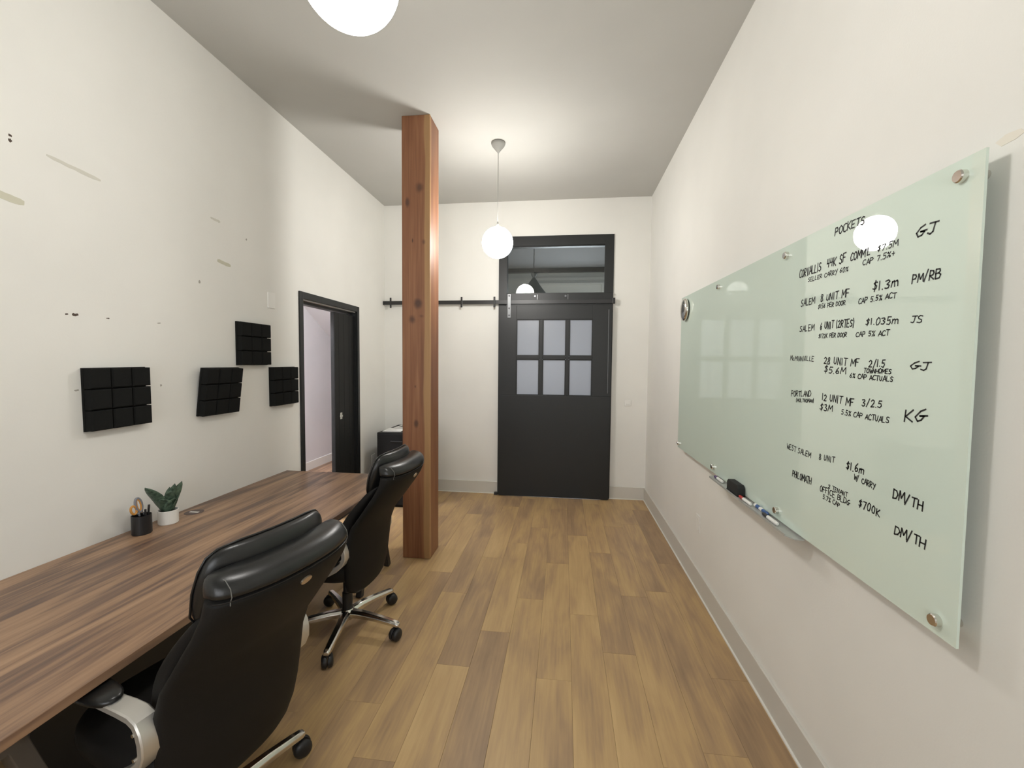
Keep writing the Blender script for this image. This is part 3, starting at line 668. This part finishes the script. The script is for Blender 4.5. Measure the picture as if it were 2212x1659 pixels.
# ---------------------------------------------------------------- desk
DX, DZT, DTH = -1.3215, .7376, .030
desk = emp('desk', (-1.8, 1.8, 0)); tag(desk, 'long walnut laminate desk along the left wall', 'desk')
mk('desktop', box(L + .004, DX, .22, 3.292, DZT - DTH, DZT), M['walnut'], desk, bevel=.002)
def bar(a, c, w, d):
    a, c = Vector(a), Vector(c); t = (c - a).normalized(); u = Vector((1, 0, 0)); v = t.cross(u).normalized(); bm = bmesh.new()
    loft(bm, [[p + u * w * s1 + v * d * s2 for s1, s2 in ((-.5, -.5), (.5, -.5), (.5, .5), (-.5, .5))] for p in (a, c)]); return bm
zu = DZT - DTH
for yc, mt in ((.86, M['trestle']), (3.02, M['blackm'])):
    for xx in (-1.40, -2.15):
        for s_ in (-1, 1): mk('trestle_leg', bar((xx, yc + .02 * s_, zu), (xx, yc + .24 * s_, 0.0), .04, .045), mt, desk, bevel=.003)
    mk('trestle_beam', box(-2.22, -1.36, yc - .03, yc + .03, zu - .045, zu), mt, desk)
mk('underdesk_dark_panel', box(-1.70, -1.68, 1.12, 2.74, .08, zu), M['plastic'], desk)  # added black sheet, stands in for the deep shade under the desk
gr = mk('cable_grommet', lathe([(.050, DZT), (.050, DZT + .0008), (.046, DZT + .0014), (.002, DZT + .0014)], (-2.195, 2.285, 0), 32), M['grom'], desk)
mk('cord_slot', box(-2.222, -2.165, 2.277, 2.292, DZT + .0012, DZT + .0019), M['white'], desk)

# pen cup
CX, CY = -2.192, 1.962
cup = emp('pen_cup', (CX, CY, DZT)); tag(cup, 'black cylindrical pen cup on the desk', 'cup')
mk('cup_body', lathe([(.040, DZT), (.043, DZT + .004), (.043, DZT + .100), (.040, DZT + .100), (.040, DZT + .006), (.002, DZT + .006)], (CX, CY, 0), 36), M['plastic'], cup, smooth=False)
def pen(dx, dy, tx, ty, ln, label, mat):
    z0 = DZT + .008; a = Vector((CX + dx, CY + dy, z0)); c = a + Vector((tx, ty, ln))
    e = emp('pen', a); tag(e, label, 'pen')
    mk('pen_barrel', tube([a, a + (c - a) * .88], .0042, 8), mat, e); mk('pen_cap', tube([a + (c - a) * .70, c], .0052, 8), M['blkcap'], e)
pen(.012, .018, .006, .008, .138, 'dark pen standing upright in the black cup', M['blkcap'])
pen(.02, .004, .004, -.004, .122, 'short dark purple pen in the black cup', M['purple'])
sc_ = emp('scissors', (CX - .006, CY - .008, DZT + .008)); tag(sc_, 'scissors with grey and orange handles in the pen cup', 'scissors')
def ring(cx, cyy, cz, ry, rz, tilt, r, n=20):
    pts = []
    for i in range(n):
        a = 2 * PI * i / n; y, z = ry * math.cos(a), rz * math.sin(a)
        pts.append((cx, cyy + y * math.cos(tilt) - z * math.sin(tilt), cz + y * math.sin(tilt) + z * math.cos(tilt)))
    return tube(pts, r, 8, closed=True)
SX = CX - .004
mk('blade', bar((SX, CY - .012, DZT + .010), (SX, CY + .004, DZT + .115), .003, .014), M['chrome'], sc_)
mk('blade', bar((SX + .004, CY + .012, DZT + .010), (SX + .004, CY - .002, DZT + .115), .003, .014), M['chrome'], sc_)
mk('handle', ring(SX, CY - .010, DZT + .155, .016, .038, .22, .0065), M['greyh'], sc_, smooth=True)
mk('handle_grip', ring(SX + .001, CY - .010, DZT + .155, .0105, .031, .22, .004), M['orange'], sc_, smooth=True)
mk('handle', ring(SX, CY - .036, DZT + .135, .014, .023, .35, .0055), M['orange'], sc_, smooth=True)
mk('handle_shank', bar((SX, CY + .002, DZT + .095), (SX, CY - .004, DZT + .125), .010, .024), M['greyh'], sc_, bevel=.003)
mk('handle_shank', bar((SX, CY + .000, DZT + .100), (SX, CY - .026, DZT + .118), .009, .010), M['greyh'], sc_, bevel=.003)

# potted plant
QX, QY = -2.190, 2.112
pl = emp('potted_plant', (QX, QY, DZT)); tag(pl, 'small broad-leaved green plant in a white round pot', 'plant')
mk('pot', lathe([(.044, DZT), (.047, DZT + .004), (.0475, DZT + .076), (.044, DZT + .077), (.043, DZT + .060), (.002, DZT + .060)], (QX, QY, 0), 40), M['ceramic'], pl)
mk('soil', lathe([(.0435, DZT + .058), (.0435, DZT + .066), (.02, DZT + .069), (.002, DZT + .070)], (QX, QY, 0), 24), M['soil'], pl)
def leafm(yaw, lean, ln, w, twist=0.0, curl=.25):
    bm = bmesh.new(); rows = []; n = 9
    base = Vector((QX + .008 * math.cos(yaw), QY + .008 * math.sin(yaw), DZT + .064)); out_ = Vector((math.cos(yaw), math.sin(yaw), 0)); side = Vector((-math.sin(yaw + twist), math.cos(yaw + twist), 0))
    p = base.copy(); ang = lean
    for i in range(n):
        f = i / (n - 1)
        wd = w * (math.sin(PI * min(1, f * .80 + .16)) ** .8) * (1 if f < .97 else .05) * (1 + .06 * math.sin(11 * f))
        d = out_ * math.sin(ang) + Vector((0, 0, 1)) * math.cos(ang); nn = d.cross(side).normalized()
        c_ = p; e_ = nn * wd * curl
        rows.append([c_ - side * wd + e_, c_ - side * wd * .5 + e_ * .25, c_, c_ + side * wd * .5 + e_ * .25, c_ + side * wd + e_])
        p = p + d * ln / (n - 1); ang += .035
    vr = [[bm.verts.new(q) for q in r] for r in rows]
    for a, c_ in zip(vr, vr[1:]):
        for i in range(4): bm.faces.new((a[i], a[i + 1], c_[i + 1], c_[i]))
    o = mk('leaf', bm, M['leaf'], pl, smooth=True); s = o.modifiers.new('thick', 'SOLIDIFY'); s.thickness = .0016
for a in ((-1.72, .44, .20, .036, .5), (1.1, .24, .170, .024, -1.7), (.3, .06, .162, .023, -.9), (-.5, .16, .135, .030, .1), (2.2, .22, .135, .024, .3), (.8, .36, .10, .034, .2), (-1.2, .38, .105, .034, .2), (-2.4, .4, .11, .026, .5), (-.1, .30, .09, .036, .1)):
    leafm(*a)

# ---------------------------------------------------------------- cabinet with papers
cab = emp('filing_cabinet', (-1.86, 4.92, 0)); tag(cab, 'black low filing cabinet in the corner behind the post', 'cabinet')
mk('cabinet_body', box(-2.098, -1.62, 4.615, 5.25, .0, .849), M['cabinet'], cab, bevel=.003)
for z0, z1 in ((.03, .43), (.44, .835)):
    dr = mk('drawer_front', box(-2.090, -1.628, 4.597, 4.615, z0, z1), M['cabinet'], cab, bevel=.003)
    mk('drawer_handle', box(-1.93, -1.79, 4.585, 4.597, z1 - .085, z1 - .072), M['blackm'], cab, bevel=.003)
def sheet(name, x0, y0, w, h, rot, z, label, ink):
    e = bpy.data.objects.new(name, None); col.objects.link(e); e.location = (x0, y0, z); e.rotation_euler = (0, 0, rot); tag(e, label, 'paper')
    mk('sheet', box(0, w, 0, h, 0, .0012), M['paper'], e)
    for (a, c, p, q) in ink: mk('printed_block', box(a, c, p, q, .0012, .0016), M['ink'], e)
sheet('paper_sheet', -2.075, 4.70, .216, .279, .10, .849, 'printed white paper sheet on the black cabinet front', [(.02, .15, .08, .086), (.02, .13, .10, .106)])
sheet('paper_sheet', -2.06, 4.965, .30, .25, -.06, .849, 'printed sheet with dark picture at the cabinet back', [(.03, .24, .10, .21)])
sheet('paper_sheet', -1.83, 4.72, .19, .26, -.08, .849, 'white paper sheet beside the post on black cabinet', [(.02, .032, .05, .065), (.03, .15, .20, .206)])

# ---------------------------------------------------------------- office chairs (local frame: +X forward, +Y left)
def bsec(z, xr, t, w, k=.72, e=3.4, n=36):
    pts = []
    for i in range(n):
        a = 2 * PI * i / n; y = w * spw(math.cos(a), 2 / e); x = xr + t / 2 + t / 2 * spw(math.sin(a), 2 / e) + k * y * y
        pts.append((x, y, z))
    return pts
SHELL = [(.325, -.170, .02, .11), (.330, -.175, .045, .16), (.350, -.185, .058, .195), (.40, -.198, .065, .222), (.47, -.208, .065, .238), (.58, -.220, .065, .248), (.66, -.230, .065, .250), (.74, -.260, .065, .250), (.80, -.305, .065, .250), (.86, -.350, .07, .249), (.92, -.395, .075, .247), (.98, -.435, .085, .245),
         (1.015, -.450, .095, .243), (1.027, -.451, .097, .241), (1.038, -.458, .108, .242), (1.060, -.455, .112, .240), (1.080, -.436, .096, .233), (1.090, -.408, .06, .218), (1.093, -.388, .02, .19)]
CUSH = [(.50, -.14, .03, .17), (.53, -.15, .075, .20), (.62, -.165, .09, .217), (.72, -.19, .10, .222), (.80, -.24, .10, .222), (.88, -.30, .09, .218), (.95, -.335, .06, .205), (.97, -.33, .02, .18)]
PILL = [(.895, -.280, .02, .15), (.905, -.295, .055, .185), (.95, -.330, .09, .212), (1.02, -.358, .11, .216), (1.08, -.370, .10, .211), (1.115, -.364, .078, .196), (1.132, -.353, .05, .172), (1.139, -.340, .018, .14)]
def make_chair(x, y, yaw, base_deg, label):
    th = PI - yaw
    ch = emp('office_chair', (x, y, 0), th, False); tag(ch, label, 'chair', 'black leather office chairs at the desk')
    # back
    mk('back_panel', loft(bmesh.new(), [bsec(*s) for s in SHELL[:14]]), M['fabric'], ch, smooth=True)
    mk('shoulder_roll', loft(bmesh.new(), [bsec(*s) for s in SHELL[13:]]), M['leather'], ch, smooth=True, sub=1)
    mk('back_cushion', loft(bmesh.new(), [bsec(*s) for s in CUSH]), M['fabric'], ch, smooth=True, sub=1)
    hp = mk('headrest_pillow', loft(bmesh.new(), [bsec(*s, e=2.7) for s in PILL]), M['leather'], ch, smooth=True, sub=1)
    def mid(s, sg): return (s[1] + s[2] * .55 + .72 * s[3] ** 2, sg * s[3] * 1.0, s[0])
    path = [mid(s, 1) for s in PILL[1:]]
    for f in (.8, .5, .2, -.2, -.5, -.8):
        s = PILL[-1]; path.append((s[1] + .012 + .72 * (s[3] * f) ** 2, s[3] * f, s[0] + .0015))
    path += [mid(s, -1) for s in PILL[:0:-1]]
    mk('piping', tube(path, .0032, 6), M['leather'], hp, smooth=True)
    # seams
    ring = [p for p in bsec(1.027, -.4525, .10, .2425) if p[1] == p[1]]
    rear = sorted([p for i, p in enumerate(ring) if i >= 18], key=lambda p: p[1])
    mk('back_seam', tube(rear, .0016, 5), M['plastic'], ch)
    for sg in (-1, 1):
        yv = sg * .212
        def xat(s, front): 
            k = max(0.0, 1 - (abs(yv) / s[3]) ** 3.4) ** (1 / 3.4) if abs(yv) < s[3] else 0
            return s[1] + s[2] / 2 + .72 * yv * yv + (s[2] / 2 * k if front else -s[2] / 2 * k)
        sh = [s for s in SHELL if 1.0 < s[0] < 1.085]
        pth = [(xat(s, False), yv, s[0]) for s in sh]; pth += [(xat(s, True), yv, s[0]) for s in sh[:2:-1]]
        mk('shoulder_stitch', tube(pth, .0013, 5), M['stitch'], ch)
    bd = mk('back_badge', lathe([(.018, .002), (.018, -.003), (.014, -.0042)], (0, 0, 0), 24, 'X'), M['brass'], ch)
    bd.scale = (1, 1.1, .75); bd.location = (-.4405, 0, .990); bd.rotation_euler = (0, -.5, 0)
    # seat
    mk('seat', loft(bmesh.new(), [oval(.07, 0, z, sx, s2, 3.6, 36) for z, sx, s2 in ((.405, .19, .19), (.412, .235, .24), (.44, .258, .262), (.485, .262, .268), (.515, .255, .26), (.535, .225, .23), (.543, .16, .17))]), M['fabric'], ch, smooth=True, sub=1)
    mk('seat_pan', box(-.14, .26, -.17, .17, .392, .408), M['plastic'], ch, bevel=.004)
    mk('tilt_mechanism', box(-.10, .12, -.075, .075, .335, .392), M['plastic'], ch, bevel=.008)
    lv = mk('tilt_lever', tube([(.08, .07, .36), (.085, .15, .357), (.10, .19, .350)], .005, 6), M['plastic'], ch)
    mk('back_bracket', box(-.165, -.08, -.045, .045, .372, .385), M['plastic'], ch)
    # gas lift
    mk('gas_cylinder', lathe([(.030, .085), (.030, .24), (.024, .245), (.024, .335)], n=20), M['plastic'], ch)
    # arms
    path = [(.25, .648, .038, .016, .260), (.15, .662, .044, .017, .260), (.04, .671, .050, .018, .260), (-.05, .674, .054, .020, .260), (-.100, .672, .055, .022, .260), (-.126, .662, .055, .024, .260), (-.140, .640, .054, .025, .260), (-.147, .612, .052, .025, .260), (-.147, .582, .050, .025, .260), (-.132, .550, .048, .025, .260), (-.095, .515, .046, .025, .260), (-.03, .477, .044, .024, .260), (.03, .440, .043, .022, .260), (.09, .411, .042, .018, .260)]
    for sg in (-1, 1):
        bm = bmesh.new(); rings = []
        for i, (px, pz, w, t, yc) in enumerate(path):
            a = path[max(0, i - 1)]; c = path[min(len(path) - 1, i + 1)]; tx, tz = c[0] - a[0], c[1] - a[1]; l_ = math.hypot(tx, tz); nx, nz = -tz / l_, tx / l_
            rings.append([(px + nx * t * sy2, sg * yc + w * sx2, pz + nz * t * sy2) for sx2, sy2 in ((-.5, -.36), (-.42, -.5), (.42, -.5), (.5, -.36), (.5, .36), (.42, .5), (-.42, .5), (-.5, .36))])
        loft(bm, rings)
        ar = mk('armrest', bm, M['satin'], ch, smooth=True, sharp=.55)
        mk('arm_pad', loft(bmesh.new(), [oval(.115, sg * .262, z, sx, s2, 2.3, 30) for z, sx, s2 in ((.672, .115, .036), (.677, .125, .043), (.688, .127, .045), (.696, .118, .038), (.699, .09, .026))]), M['leather'], ar, smooth=True)
        for (bx, bz2) in ((-.128, .640), (-.128, .570)):
            mk('arm_screw', lathe([(.006, sg * .277), (.005, sg * .290)], (bx, 0, bz2), 10, 'Y'), M['chrome'], ar)
    # star base
    mk('base_hub', lathe([(.036, .078), (.042, .09), (.042, .128), (.034, .14)], n=24), M['chrome'], ch, smooth=False)
    for k in range(5):
        bm = bmesh.new(); rings = []
        for rr_, z, w, t in ((.025, .114, .058, .042), (.10, .118, .052, .038), (.20, .112, .045, .033), (.30, .101, .041, .029), (.338, .095, .038, .027), (.354, .091, .028, .020)):
            rings.append([(rr_, w * a, z + t * c) for a, c in ((-.5, -.5), (.5, -.5), (.5, .1), (.28, .5), (-.28, .5), (-.5, .1))])
        loft(bm, rings)
        lg = mk('base_leg', bm, M['chrome'], ch, smooth=True, sharp=.5, bevel=.003); lg.rotation_euler = (0, 0, math.radians(base_deg + 72 * k) - th)
        ca = bmesh.new()
        for s2 in (-1, 1): lathe([(.018, s2 * .0015), (.034, s2 * .003), (.0365, s2 * .010), (.035, s2 * .020), (.028, s2 * .028), (.015, s2 * .031)], (.010, 0, .0365), 24, 'Y', bm=ca)
        lathe([(.010, .064), (.010, .088)], (-.004, 0, 0), 12, bm=ca)
        cs = mk('caster', ca, M['plastic'], lg, smooth=True, sharp=.7); cs.location = (.335, 0, 0); cs.rotation_euler = (0, 0, 1.3 * k + base_deg)
    return ch
make_chair(-1.194, 1.282, .23, 68.7, 'black leather office chair turned slightly, next to the pen cup end of desk')
make_chair(-1.298, 2.422, .05, -8.0, 'black leather office chair beside the timber post')

for o in list(bpy.data.objects):
    if '_world' in o: del o['_world']
